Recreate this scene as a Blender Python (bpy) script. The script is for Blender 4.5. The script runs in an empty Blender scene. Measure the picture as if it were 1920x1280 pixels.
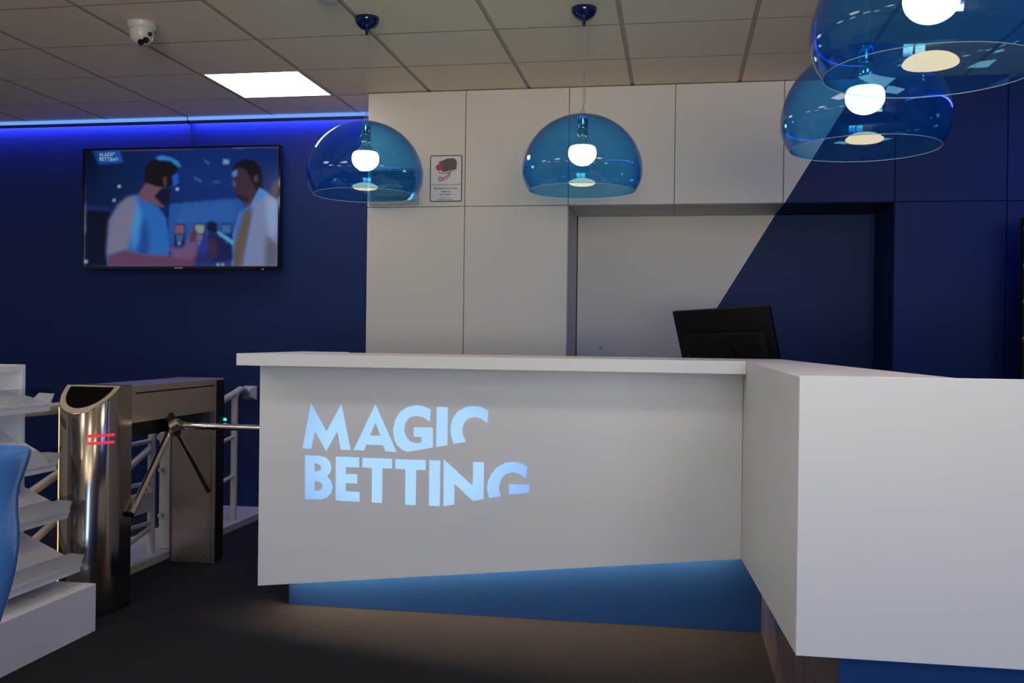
import bpy, bmesh, math, random
import numpy as np
from mathutils import Vector, Matrix

random.seed(7)
SC = bpy.context.scene
COL = SC.collection
PI = math.pi

# ------------------------------------------------------------------ materials
def new_mat(name):
    m = bpy.data.materials.new(name); m.use_nodes = True
    nt = m.node_tree
    for n in list(nt.nodes): nt.nodes.remove(n)
    out = nt.nodes.new('ShaderNodeOutputMaterial')
    return m, nt, out

def principled(name, col, rough=0.5, metal=0.0, spec=0.5, noise=0.0, nscale=8.0, bump=0.0, bscale=200.0, coat=0.0, stretch=None, rnoise=0.0):
    m, nt, out = new_mat(name)
    b = nt.nodes.new('ShaderNodeBsdfPrincipled')
    b.inputs['Roughness'].default_value = rough
    b.inputs['Metallic'].default_value = metal
    b.inputs['Specular IOR Level'].default_value = spec
    b.inputs['Coat Weight'].default_value = coat
    b.inputs['Base Color'].default_value = (*col, 1)
    tc = nt.nodes.new('ShaderNodeTexCoord')
    mp = nt.nodes.new('ShaderNodeMapping')
    nt.links.new(tc.outputs['Object'], mp.inputs['Vector'])
    if stretch: mp.inputs['Scale'].default_value = stretch
    if noise > 0 or rnoise > 0:
        n = nt.nodes.new('ShaderNodeTexNoise'); n.inputs['Scale'].default_value = nscale
        n.inputs['Detail'].default_value = 4
        nt.links.new(mp.outputs['Vector'], n.inputs['Vector'])
        if noise > 0:
            r = nt.nodes.new('ShaderNodeMix'); r.data_type = 'RGBA'
            r.inputs['A'].default_value = (*[c * (1 - noise) for c in col], 1)
            r.inputs['B'].default_value = (*[min(1, c * (1 + noise)) for c in col], 1)
            nt.links.new(n.outputs['Fac'], r.inputs['Factor'])
            nt.links.new(r.outputs['Result'], b.inputs['Base Color'])
        if rnoise > 0:
            q = nt.nodes.new('ShaderNodeMapRange')
            q.inputs['To Min'].default_value = max(0.02, rough - rnoise); q.inputs['To Max'].default_value = rough + rnoise
            nt.links.new(n.outputs['Fac'], q.inputs['Value']); nt.links.new(q.outputs['Result'], b.inputs['Roughness'])
    if bump > 0:
        n2 = nt.nodes.new('ShaderNodeTexNoise'); n2.inputs['Scale'].default_value = bscale
        nt.links.new(mp.outputs['Vector'], n2.inputs['Vector'])
        bp = nt.nodes.new('ShaderNodeBump'); bp.inputs['Strength'].default_value = bump; bp.inputs['Distance'].default_value = 0.002
        nt.links.new(n2.outputs['Fac'], bp.inputs['Height']); nt.links.new(bp.outputs['Normal'], b.inputs['Normal'])
    nt.links.new(b.outputs['BSDF'], out.inputs['Surface'])
    return m

def emission(name, col, strength):
    m, nt, out = new_mat(name)
    e = nt.nodes.new('ShaderNodeEmission')
    e.inputs['Color'].default_value = (*col, 1); e.inputs['Strength'].default_value = strength
    nt.links.new(e.outputs['Emission'], out.inputs['Surface'])
    return m

def clear_tint(name, tint, rough=0.0, f0=0.04, deepen=0.75, haze=None):
    """thin clear plastic: coloured transmission, Schlick reflection, deeper colour at grazing angles"""
    m, nt, out = new_mat(name)
    lw = nt.nodes.new('ShaderNodeLayerWeight'); lw.inputs['Blend'].default_value = 0.5
    def mth(op, a, b=None):
        n = nt.nodes.new('ShaderNodeMath'); n.operation = op
        if isinstance(a, (int, float)): n.inputs[0].default_value = a
        else: nt.links.new(a, n.inputs[0])
        if b is not None:
            if isinstance(b, (int, float)): n.inputs[1].default_value = b
            else: nt.links.new(b, n.inputs[1])
        return n.outputs[0]
    p5 = mth('POWER', lw.outputs['Facing'], 5.0)
    fr = mth('ADD', mth('MULTIPLY', p5, 1 - f0), f0)
    d = mth('MULTIPLY', mth('POWER', lw.outputs['Facing'], 2.5), deepen)
    mix = nt.nodes.new('ShaderNodeMix'); mix.data_type = 'RGBA'
    mix.inputs['A'].default_value = (*tint, 1)
    mix.inputs['B'].default_value = (*[c ** 5 for c in tint], 1)
    nt.links.new(d, mix.inputs['Factor'])
    tr = nt.nodes.new('ShaderNodeBsdfTransparent'); nt.links.new(mix.outputs['Result'], tr.inputs['Color'])
    gl = nt.nodes.new('ShaderNodeBsdfGlossy'); gl.inputs['Roughness'].default_value = rough
    body = tr.outputs[0]
    if haze:
        di = nt.nodes.new('ShaderNodeBsdfDiffuse'); tl = nt.nodes.new('ShaderNodeBsdfTranslucent')
        for q in (di, tl): q.inputs['Color'].default_value = (*haze[1], 1)
        mh = nt.nodes.new('ShaderNodeMixShader'); mh.inputs['Fac'].default_value = 0.5
        nt.links.new(di.outputs[0], mh.inputs[1]); nt.links.new(tl.outputs[0], mh.inputs[2])
        mb = nt.nodes.new('ShaderNodeMixShader'); mb.inputs['Fac'].default_value = haze[0]
        nt.links.new(body, mb.inputs[1]); nt.links.new(mh.outputs[0], mb.inputs[2]); body = mb.outputs[0]
    ms = nt.nodes.new('ShaderNodeMixShader')
    nt.links.new(fr, ms.inputs['Fac']); nt.links.new(body, ms.inputs[1]); nt.links.new(gl.outputs[0], ms.inputs[2])
    nt.links.new(ms.outputs[0], out.inputs['Surface'])
    return m

def two_tone_paint(name, white, blue):
    """white laminate with the blue field painted right of one slanted straight line (a line in the room, x against z)"""
    m, nt, out = new_mat(name)
    b = nt.nodes.new('ShaderNodeBsdfPrincipled'); b.inputs['Roughness'].default_value = 0.45; b.inputs['Specular IOR Level'].default_value = 0.10
    g = nt.nodes.new('ShaderNodeNewGeometry'); s = nt.nodes.new('ShaderNodeSeparateXYZ')
    nt.links.new(g.outputs['Position'], s.inputs['Vector'])
    a = nt.nodes.new('ShaderNodeMath'); a.operation = 'MULTIPLY_ADD'
    nt.links.new(s.outputs['Z'], a.inputs[0]); a.inputs[1].default_value = -0.60; a.inputs[2].default_value = 0.60 * 1.975 - 0.589
    c = nt.nodes.new('ShaderNodeMath'); c.operation = 'ADD'
    nt.links.new(s.outputs['X'], c.inputs[0]); nt.links.new(a.outputs[0], c.inputs[1])
    h = nt.nodes.new('ShaderNodeMath'); h.operation = 'GREATER_THAN'; h.inputs[1].default_value = 0
    nt.links.new(c.outputs[0], h.inputs[0])
    r = nt.nodes.new('ShaderNodeMix'); r.data_type = 'RGBA'
    r.inputs['A'].default_value = (*white, 1); r.inputs['B'].default_value = (*blue, 1)
    nt.links.new(h.outputs[0], r.inputs['Factor']); nt.links.new(r.outputs['Result'], b.inputs['Base Color'])
    nt.links.new(b.outputs['BSDF'], out.inputs['Surface'])
    return m

BLUE = (0.0055, 0.020, 0.092)
M = dict(
    white=principled('white_laminate', (0.76, 0.75, 0.73), 0.42, noise=0.012, nscale=3),
    white_metal=principled('white_powder_coat', (0.46, 0.445, 0.42), 0.4, noise=0.02, nscale=30),
    cabinet=two_tone_paint('cabinet_paint', (0.615, 0.575, 0.525), BLUE),
    bluewall=principled('blue_wall_paint', BLUE, 0.55, spec=0.2, noise=0.03, nscale=2, bump=0.05, bscale=300),
    darkwall=principled('grey_wall_paint', (0.7, 0.69, 0.67), 0.6, noise=0.03, nscale=2),
    tile=principled('mineral_ceiling_tile', (0.90, 0.77, 0.60), 0.85, noise=0.03, nscale=60, bump=0.15, bscale=400),
    tileedge=principled('shaded_tile_edge', (0.30, 0.262, 0.215), 0.9, noise=0.05),  # tile sides darkened so the joints read as thin shadow lines
    grid=principled('ceiling_grid_groove', (0.58, 0.50, 0.41), 0.7, noise=0.02),
    carpet=principled('dark_carpet', (0.0195, 0.0200, 0.0245), 0.95, spec=0.1, noise=0.45, nscale=420, bump=0.6, bscale=700),
    plinth=principled('blue_gloss_laminate', (0.014, 0.057, 0.19), 0.12, noise=0.06, nscale=4, coat=0.3, rnoise=0.05),
    steel=principled('brushed_stainless', (0.37, 0.325, 0.275), 0.14, metal=1.0, noise=0.02, nscale=6, stretch=(8, 8, 0.1), rnoise=0.04),
    steel_flat=principled('brushed_steel_sheet', (0.50, 0.44, 0.365), 0.34, metal=1.0, noise=0.03, nscale=6, stretch=(8, 8, 0.1), rnoise=0.05),
    bezelsteel=principled('satin_steel', (0.62, 0.52, 0.40), 0.42, metal=0.7, noise=0.03),
    plinth_reflect=principled('plinth_floor_reflection', (0.15, 0.115, 0.14), 0.30, metal=0.15, noise=0.45, nscale=3, stretch=(1, 9, 0.8), rnoise=0.12, coat=0.4),  # mauve base colour stands for the floor's reflection; noise gives drip streaks
    steel_dark=principled('dark_stainless', (0.22, 0.205, 0.185), 0.3, metal=1.0, noise=0.04, nscale=10),
    chrome=principled('chrome', (0.86, 0.77, 0.67), 0.13, metal=1.0, noise=0.02),
    black=principled('black_plastic', (0.004, 0.004, 0.0045), 0.45, spec=0.2, noise=0.05, nscale=20),
    blackgloss=principled('black_gloss', (0.003, 0.003, 0.004), 0.08, noise=0.02),
    deepblack=principled('deep_black', (0.001, 0.001, 0.001), 0.5, spec=0.05, noise=0.02),
    blackmatte=principled('black_matte', (0.005, 0.005, 0.0045), 0.6, spec=0.15, noise=0.05, nscale=30),
    navy=principled('navy_gloss_plastic', (0.006, 0.008, 0.075), 0.12, noise=0.03),
    vase=principled('blue_glossy_plastic', (0.085, 0.26, 0.62), 0.13, noise=0.05, nscale=4, coat=0.4),
    camwhite=principled('camera_housing', (0.52, 0.50, 0.49), 0.35, noise=0.02),
    wire=principled('clear_cable', (0.24, 0.225, 0.205), 0.35, noise=0.02),
    shade=clear_tint('blue_clear_plastic', (0.56, 0.862, 0.985), f0=0.034, haze=(0.030, (0.02, 0.17, 1.0))),
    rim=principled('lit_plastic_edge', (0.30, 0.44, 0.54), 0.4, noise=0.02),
    neck=principled('bulb_neck', (0.30, 0.36, 0.36), 0.4, noise=0.02),
    acrylic=clear_tint('clear_acrylic', (0.90, 0.91, 0.93), f0=0.06),
    glass=clear_tint('window_glass', (0.95, 0.97, 0.97), f0=0.04, deepen=0.2),
    bulb=emission('bulb_glow', (1.0, 0.68, 0.37), 21.0),
    panel=emission('led_panel_glow', (1.0, 0.90, 0.80), 9.0),
    blueled=emission('blue_led', (0.17, 0.39, 1.6), 1.0),
    bluewash=emission('blue_wash_led', (0.09, 0.10, 1.0), 85.0),
    bluestrong=emission('blue_strip_led', (0.2, 0.4, 4.0), 1.0),
    bluewash2=emission('blue_wash_led_soft', (0.10, 0.12, 1.0), 58.0),
    striplight=emission('warm_led', (1.0, 0.68, 0.41), 80.0),
    redled=emission('red_led', (1.0, 0.03, 0.06), 1.1),
    greenled=emission('green_led', (0.03, 1.0, 0.5), 1.6),
    edgeglint=emission('amber_edge_reflection', (1.0, 0.60, 0.18), 1.7),
    whiteled=emission('standby_led', (0.8, 0.8, 0.8), 0.8),
    frame_grey=principled('grey_frame', (0.30, 0.31, 0.28), 0.4, noise=0.03),
    print_dark=principled('printed_sheet', (0.16, 0.19, 0.20), 0.35, noise=0.35, nscale=9),
    signplate=principled('sign_plate', (0.60, 0.60, 0.60), 0.4, noise=0.01),
    signblack=principled('sign_black', (0.02, 0.018, 0.015), 0.5, noise=0.02),
    signgrey=principled('sign_dark_grey', (0.085, 0.075, 0.07), 0.5, noise=0.04),
    signred=principled('sign_red', (0.33, 0.05, 0.055), 0.5, noise=0.03),
    signpink=principled('sign_pink', (0.62, 0.36, 0.33), 0.5, noise=0.03),
    gunmetal=principled('grey_peg', (0.42, 0.42, 0.42), 0.3, metal=0.8, noise=0.03),
    alu=principled('black_aluminium', (0.01, 0.012, 0.03), 0.4, noise=0.03),
)

# ------------------------------------------------------------------ mesh helpers
class MB:
    def __init__(self): self.bm = bmesh.new()
    def box(self, x0, x1, y0, y1, z0, z1):
        return self.prism([(x0, y0), (x1, y0), (x1, y1), (x0, y1)], z0, z1)
    def prism(self, pts, z0, z1):
        """polygon in x,y extruded in z (z0, z1 may be lists per point)"""
        n = len(pts)
        a = [self.bm.verts.new((p[0], p[1], z0[i] if isinstance(z0, (list, tuple)) else z0)) for i, p in enumerate(pts)]
        b = [self.bm.verts.new((p[0], p[1], z1[i] if isinstance(z1, (list, tuple)) else z1)) for i, p in enumerate(pts)]
        self.bm.faces.new(list(reversed(a))); self.bm.faces.new(b)
        for i in range(n): self.bm.faces.new((a[i], a[(i + 1) % n], b[(i + 1) % n], b[i]))
        return self
    def slab_y(self, pts, y0, y1):
        """polygon in x,z extruded in y"""
        n = len(pts)
        a = [self.bm.verts.new((p[0], y0, p[1])) for p in pts]; b = [self.bm.verts.new((p[0], y1, p[1])) for p in pts]
        self.bm.faces.new(a); self.bm.faces.new(list(reversed(b)))
        for i in range(n): self.bm.faces.new((a[(i + 1) % n], a[i], b[i], b[(i + 1) % n]))
        return self
    def slab_x(self, pts, x0, x1):
        """polygon in y,z extruded in x"""
        n = len(pts)
        a = [self.bm.verts.new((x0, p[0], p[1])) for p in pts]; b = [self.bm.verts.new((x1, p[0], p[1])) for p in pts]
        self.bm.faces.new(a); self.bm.faces.new(list(reversed(b)))
        for i in range(n): self.bm.faces.new((a[(i + 1) % n], a[i], b[i], b[(i + 1) % n]))
        return self
    def lathe(self, prof, seg=64, c=(0, 0, 0), close=False):
        rings = []
        for r, z in prof:
            if r < 1e-6: rings.append([self.bm.verts.new((c[0], c[1], c[2] + z))])
            else: rings.append([self.bm.verts.new((c[0] + r * math.cos(2 * PI * k / seg), c[1] + r * math.sin(2 * PI * k / seg), c[2] + z)) for k in range(seg)])
        pairs = list(zip(rings, rings[1:]))
        if close: pairs.append((rings[-1], rings[0]))
        for A, B in pairs:
            for k in range(seg):
                k2 = (k + 1) % seg
                if len(A) == 1 and len(B) == 1: continue
                if len(A) == 1: self.bm.faces.new((A[0], B[k2], B[k]))
                elif len(B) == 1: self.bm.faces.new((A[k], A[k2], B[0]))
                else: self.bm.faces.new((A[k], A[k2], B[k2], B[k]))
        return self
    def tube(self, pts, r, seg=12, cap=True, r2=None):
        pts = [Vector(p) for p in pts]; rings = []
        up0 = None
        for i, p in enumerate(pts):
            t = ((pts[min(i + 1, len(pts) - 1)] - pts[max(i - 1, 0)])).normalized()
            if up0 is None: up0 = t.orthogonal().normalized()
            u = (up0 - t * up0.dot(t)).normalized(); up0 = u
            v = t.cross(u)
            rr = r if r2 is None else r + (r2 - r) * i / (len(pts) - 1)
            rings.append([self.bm.verts.new(p + (u * math.cos(2 * PI * k / seg) + v * math.sin(2 * PI * k / seg)) * rr) for k in range(seg)])
        for A, B in zip(rings, rings[1:]):
            for k in range(seg): self.bm.faces.new((A[k], A[(k + 1) % seg], B[(k + 1) % seg], B[k]))
        if cap: self.bm.faces.new(list(reversed(rings[0]))); self.bm.faces.new(rings[-1])
        return self
    def mesh(self, name, mat, smooth=False, bevel=0.0, seg=2):
        bmesh.ops.recalc_face_normals(self.bm, faces=self.bm.faces[:])
        if bevel > 0:
            es = [e for e in self.bm.edges if len(e.link_faces) == 2 and e.calc_face_angle(0) > math.radians(35)]
            bmesh.ops.bevel(self.bm, geom=es, offset=bevel, segments=seg, affect='EDGES', profile=0.5, clamp_overlap=True)
        me = bpy.data.meshes.new(name); self.bm.to_mesh(me); self.bm.free()
        mats = mat if isinstance(mat, (list, tuple)) else [mat]
        for m in mats: me.materials.append(m)
        if smooth:
            me.polygons.foreach_set('use_smooth', [True] * len(me.polygons))
            try: me.set_sharp_from_angle(angle=math.radians(40))
            except Exception: pass
        return me
    def build(self, name, mat, parent=None, smooth=False, bevel=0.0, seg=2, loc=None):
        return link(name, self.mesh(name, mat, smooth, bevel, seg), parent, loc)

def link(name, me, parent=None, loc=None):
    o = bpy.data.objects.new(name, me); COL.objects.link(o)
    if parent is not None: o.parent = parent
    if loc is not None: o.location = loc
    return o

def tag(o, label=None, cat=None, group=None, kind=None):
    if label: o['label'] = label
    if cat: o['category'] = cat
    if group: o['group'] = group
    if kind: o['kind'] = kind
    return o

def thing(name, label, cat, loc=(0, 0, 0), group=None, rot=None):
    o = bpy.data.objects.new(name, None); COL.objects.link(o)
    o.empty_display_size = 0.05
    o.location = loc
    if rot: o.rotation_euler = rot
    return tag(o, label, cat, group)

def struct(name, mb, mat, **k):
    return tag(mb.build(name, mat, **k), kind='structure')

def at(root, mb, name, mat, **k):
    """world-coordinate mesh shifted so that it sits right under a root standing at root.location"""
    bmesh.ops.translate(mb.bm, verts=mb.bm.verts[:], vec=-Vector(root.location))
    return mb.build(name, mat, parent=root, **k)

# ------------------------------------------------------------------ room shell
CZ = 2.668                                   # ceiling height
XL, XR, YF, YB = -6.5, 2.42, -4.6, 6.22      # room extents
struct('floor', MB().box(XL, XR, YF, YB, -0.08, 0.0), M['carpet'])
struct('wall_back', MB().box(XL, XR, YB, YB + 0.12, 0, 2.75), M['bluewall'])
struct('wall_left', MB().box(XL - 0.12, XL, YF, YB, 0, 2.75), M['darkwall'])
struct('wall_right', MB().box(XR, XR + 0.12, YF, YB, 0, 2.75), M['bluewall'])
wf = MB()
WX = [(-0.5, 0.85), (1.0, 2.35)]
wf.box(XL, WX[0][0], YF - 0.12, YF, 0, 2.75); wf.box(WX[0][1], WX[1][0], YF - 0.12, YF, 0, 2.75); wf.box(WX[1][1], XR, YF - 0.12, YF, 0, 2.75)
for a, b in WX: wf.box(a, b, YF - 0.12, YF, 0, 0.45); wf.box(a, b, YF - 0.12, YF, 2.45, 2.75)
struct('wall_front', wf, M['darkwall'])
for i, (a, b) in enumerate(WX):
    f = MB()
    f.box(a, a + 0.05, YF - 0.09, YF - 0.03, 0.45, 2.45); f.box(b - 0.05, b, YF - 0.09, YF - 0.03, 0.45, 2.45)
    f.box(a + 0.05, b - 0.05, YF - 0.09, YF - 0.03, 0.45, 0.50); f.box(a + 0.05, b - 0.05, YF - 0.09, YF - 0.03, 2.40, 2.45)
    w = struct('window_%d' % (i + 1), f, M['white_metal'])
    MB().box(a + 0.05, b - 0.05, YF - 0.065, YF - 0.055, 0.50, 2.40).build('pane', M['glass'], w)

# suspended ceiling: grooves between hung tiles
GX, GY, PX, PY = -2.676, 4.009, 0.602, 0.5665
panels = {(0, 2), (-2, -2), (-2, -6), (0, -4), (3, -4), (6, -4), (-3, -4), (0, -8), (3, -8), (6, -8), (-3, -8), (0, -12), (3, -12), (6, -12), (-3, -12)}  # unseen near panels; the pair off their regular rows added to brighten the wing
cm = MB()
cm.box(XL, XR, YF, YB, CZ + 0.007, CZ + 0.07)
tiles = MB()
for i in range(-8, 10):
    for j in range(-17, 5):
        if (i, j) in panels: continue
        x0, x1 = GX + i * PX + 0.011, GX + (i + 1) * PX - 0.011
        y0, y1 = GY + j * PY + 0.005, GY + (j + 1) * PY - 0.005
        x0, x1, y0, y1 = max(x0, XL), min(x1, XR), max(y0, YF), min(y1, YB)
        if x1 - x0 < 0.02 or y1 - y0 < 0.02: continue
        tiles.box(x0, x1, y0, y1, CZ, CZ + 0.008)
ceil = struct('ceiling', cm, M['grid'])
tp = tiles.build('tile_panel', [M['tile'], M['tileedge']], parent=ceil)
for p_ in tp.data.polygons: p_.material_index = 0 if abs(p_.normal.z) > 0.5 else 1

n = 0
PL = {(0, 2): 'square white LED ceiling panel glowing above the wall television'}
for (i, j) in sorted(panels):
    cx, cy = GX + (i + 0.5) * PX, GY + (j + 0.5) * PY
    lab = PL.get((i, j), 'square white LED ceiling panel over the near part of the room, outside the picture')
    t = thing('ceiling_light', lab, 'ceiling light', (cx, cy, CZ), 'square LED panels in the ceiling')  # includes the unseen pair added to brighten the wing
    hx, hy = PX / 2 - 0.011, PY / 2 - 0.006
    fr = MB()
    for s in (-1, 1):
        fr.box(min(s * hx, s * (hx - 0.012)), max(s * hx, s * (hx - 0.012)), -hy, hy, -0.001, 0.006)
        fr.box(-hx + 0.012, hx - 0.012, min(s * hy, s * (hy - 0.012)), max(s * hy, s * (hy - 0.012)), -0.001, 0.006)
    fr.build('frame', M['white_metal'], t)
    MB().box(-hx + 0.012, hx - 0.012, -hy + 0.012, hy - 0.012, 0.0005, 0.0055).build('diffuser', M['panel'], t)

# ------------------------------------------------------------------ blue LED strips
def led_strip(label, x0, x1):
    t = thing('led_strip', label, 'light strip', ((x0 + x1) / 2, 6.17, CZ), 'blue LED strips above the blue wall')
    h = (x1 - x0) / 2
    MB().box(-h, h, -0.004, 0.008, -0.040, -0.010).box(-h, h, -0.004, 0.0495, -0.0098, -0.0005).box(h, h + 0.0015, -0.004, 0.0495, -0.040, -0.0005).box(-h - 0.0015, -h, -0.004, 0.0495, -0.040, -0.0005).build('profile', M['alu'], t)
    MB().box(-h, h, -0.020, -0.0042, -0.020, -0.001).build('diffuser', M['blueled'], t)
    MB().box(-h, h, 0.010, 0.0475, -0.018, -0.0102).build('wall_washer', M['bluewash'], t)
led_strip('glowing blue LED strip at the ceiling edge, left of the black television cable', -6.4, -3.29)
led_strip('glowing blue LED strip at the ceiling edge, between the black cable and the white cabinets', -3.276, -1.87)
t = thing('led_strip', 'blue LED strip at the ceiling edge of the right wall', 'light strip', (2.38, 3.4, CZ), 'blue LED strips above the blue wall')
MB().box(0.010, 0.036, -2.2, 2.2, -0.040, -0.002).build('profile', M['alu'], t)
MB().box(-0.012, 0.008, -2.2, 2.2, -0.024, -0.006).build('diffuser', M['bluestrong'], t)
MB().box(0.0100, 0.038, -2.2, 2.2, -0.046, -0.0402).build('wall_washer', M['bluewash2'], t)

# ------------------------------------------------------------------ cabinets along the back wall
CY = 5.665
XE = [-1.850, -1.2475, -0.631, -0.022, 0.582, 1.178, 1.758, 2.40]
UZ = 1.977
ordin = ['first', 'second', 'third', 'fourth', 'fifth', 'sixth', 'seventh']
ulab = ['white upper cabinet door carrying the camera notice, leftmost of the row',
        'plain white upper cabinet, second from the left of the row',
        'white upper cabinet behind the middle of the three low-hanging lamps, left end of the recess',
        'plain white upper cabinet over the recess, fourth from the left',
        'upper cabinet split by the slanted edge of the blue paint',
        'dark blue upper cabinet just right of the recess',
        'dark blue upper cabinet at the far right corner']
def cabinet(name, label, x0, x1, z0, z1, group, y1=6.21):
    t = thing(name, label, 'cabinet', ((x0 + x1) / 2, CY, z0), group)
    g = 0.0022
    at(t, MB().box(x0 + g, x1 - g, CY, CY + 0.019, z0 + g, z1 - g), 'door', M['cabinet'], bevel=0.0012, seg=1)
    at(t, MB().box(x0 + 0.0008, x1 - 0.0008, CY + 0.021, y1, z0 + 0.0008, z1 - 0.0008), 'carcass', M['cabinet'])
    return t
for k in range(7):
    cabinet('upper_cabinet', ulab[k], XE[k], XE[k + 1], UZ, CZ - 0.004, 'upper cabinets along the back wall')
cabinet('tall_cabinet', 'tall white cabinet beside the blue television wall', XE[0], XE[1], 0.0, UZ, 'tall cabinets along the back wall')
cabinet('tall_cabinet', 'tall white cabinet at the left side of the recess', XE[1], XE[2], 0.0, UZ, 'tall cabinets along the back wall')
cabinet('tall_cabinet', 'tall dark blue cabinet at the right side of the recess', XE[5], XE[6], 0.0, UZ, 'tall cabinets along the back wall')
cabinet('tall_cabinet', 'tall dark blue cabinet in the right corner', XE[6], XE[7], 0.0, UZ, 'tall cabinets along the back wall')
# painted lining of the recess
struct('trim_1', MB().box(XE[2] + 0.006, XE[5] - 0.001, 6.195, 6.219, 0.0, UZ - 0.001), M['cabinet'])
t = tag(MB().lathe([(0, 0), (0.012, 0), (0.012, 0.006), (0, 0.006)], 20).build('wall_fitting', M['frame_grey'], smooth=True, loc=(-0.47, 6.194, 1.145)),
        'small grey round fitting low on the white recess wall', 'socket')  # category is a guess, purpose unknown
t.rotation_euler = (PI / 2, 0, 0)  # small grey disc, purpose unknown

# ------------------------------------------------------------------ camera notice
def text_mesh(body, size, align='CENTER'):
    cu = bpy.data.curves.new('txt', 'FONT'); cu.body = body; cu.size = size; cu.align_x = align; cu.extrude = 0.0003
    o = bpy.data.objects.new('txt', cu); COL.objects.link(o)
    bpy.context.view_layer.update()
    me = bpy.data.meshes.new_from_object(o.evaluated_get(bpy.context.evaluated_depsgraph_get()))
    bpy.data.objects.remove(o); bpy.data.curves.remove(cu)
    return me
def round_rect(x0, x1, z0, z1, r, n=6):
    p = []
    for cx, cz, a0 in ((x1 - r, z0 + r, -PI / 2), (x1 - r, z1 - r, 0), (x0 + r, z1 - r, PI / 2), (x0 + r, z0 + r, PI)):
        for k in range(n + 1):
            a = a0 + PI / 2 * k / n
            p.append((cx + r * math.cos(a), cz + r * math.sin(a)))
    return p
sg = thing('surveillance_sign', 'small white surveillance notice with a grey and red camera drawing', 'sign', (-1.363, CY, 2.144))
W2, H2 = 0.098, 0.138
MB().slab_y(round_rect(-W2, W2, -H2, H2, 0.011), -0.0025, -0.0005).build('border', M['signblack'], sg)
MB().slab_y(round_rect(-W2 + 0.0055, W2 - 0.0055, -H2 + 0.0055, H2 - 0.0055, 0.007), -0.0032, -0.0024).build('plate', M['signplate'], sg)
def sp(pts):  # crop pixels of the notice -> plate coordinates
    return [((x - 455) / 750 * 2 * W2, -(y - 638) / 1130 * 2 * H2) for x, y in pts]
def circ(cx, cy, r, n=20): return [(cx + r * math.cos(2 * PI * k / n), cy + r * math.sin(2 * PI * k / n)) for k in range(n)]
pic = MB()
pic.slab_y(sp([(285, 235), (480, 155), (620, 150), (675, 175), (690, 215), (705, 235), (700, 405), (430, 480), (380, 470), (300, 400)]), -0.0037, -0.003)
pic.build('camera_body_print', M['signgrey'], sg)
rd = MB()
rd.slab_y(sp(circ(292, 368, 78)), -0.0040, -0.0030)
rd.slab_y(sp([(290, 255), (345, 235), (370, 300), (380, 400), (300, 430), (280, 400)]), -0.0039, -0.0030)
for a, b in (((285, 455), (300, 500)), ((300, 500), (420, 522)), ((420, 522), (560, 480)), ((560, 480), (700, 400)), ((500, 490), (510, 540)), ((510, 540), (460, 590)), ((460, 590), (345, 630)), ((548, 480), (552, 545)), ((552, 545), (500, 620)), ((500, 620), (375, 680))):
    dx, dy = b[0] - a[0], b[1] - a[1]; l = math.hypot(dx, dy); nx, ny = -dy / l * 8, dx / l * 8
    rd.slab_y(sp([(a[0] + nx, a[1] + ny), (b[0] + nx, b[1] + ny), (b[0] - nx, b[1] - ny), (a[0] - nx, a[1] - ny)]), -0.0038, -0.0030)
rd.slab_y(sp(circ(325, 648, 55)), -0.0037, -0.0030)
rd.build('red_print', M['signred'], sg)
pk = MB()
pk.slab_y(sp([(510, 495), (545, 485), (545, 545), (495, 612), (372, 670), (350, 640), (462, 598), (512, 545)]), -0.0036, -0.0030)
pk.slab_y(sp(circ(325, 648, 38)), -0.0040, -0.0030)
pk.slab_y(sp([(300, 470), (420, 498), (560, 462), (690, 395), (694, 412), (560, 490), (420, 515), (300, 492)]), -0.00365, -0.0030)
pk.build('pink_print', M['signpink'], sg)
for body, size, yy in (('Camerabewaking - Wet van 21 maart 2007', 0.0102, 800), ('Betting Service bvba', 0.0172, 900)):
    me = text_mesh(body, size); me.materials.append(M['signblack'])
    o = link('lettering', me, sg); o.rotation_euler = (PI / 2, 0, 0)
    o.location = (0, -0.0036, -(yy - 638) / 1130 * 2 * H2)
ln = MB()
for x0, x1, y0 in ((350, 470, 960), (480, 500, 960), (515, 548, 960), (310, 400, 1030), (420, 580, 1030), (320, 440, 1100), (470, 495, 1100), (525, 560, 1100), (250, 440, 1152), (450, 630, 1152)):
    h = 6 if y0 > 1050 else 9
    ln.slab_y(sp([(x0, y0 - h), (x1, y0 - h), (x1, y0 + h), (x0, y0 + h)]), -0.0036, -0.0030)
ln.build('small_print', M['signgrey'], sg)

# framed sheet behind the left lamp
fr = thing('framed_notice', 'grey framed printed sheet on the cabinet behind the left blue lamp', 'picture frame', (-1.684, CY, 2.098))
f = MB()
f.box(-0.152, 0.152, -0.012, -0.0005, -0.107, -0.092); f.box(-0.152, 0.152, -0.012, -0.0005, 0.092, 0.107)
f.box(-0.152, -0.137, -0.012, -0.0005, -0.092, 0.092); f.box(0.137, 0.152, -0.012, -0.0005, -0.092, 0.092)
f.build('frame', M['frame_grey'], fr, bevel=0.001, seg=1)
MB().box(-0.137, 0.137, -0.006, -0.0006, -0.092, 0.092).build('sheet', M['print_dark'], fr)
f = MB()
for z in (0.075, 0.062, 0.050, -0.062, -0.074): f.box(-0.122, 0.122, -0.0070, -0.0055, z - 0.002, z + 0.002)
f.build('printed_rules', M['signblack'], fr)

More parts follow.
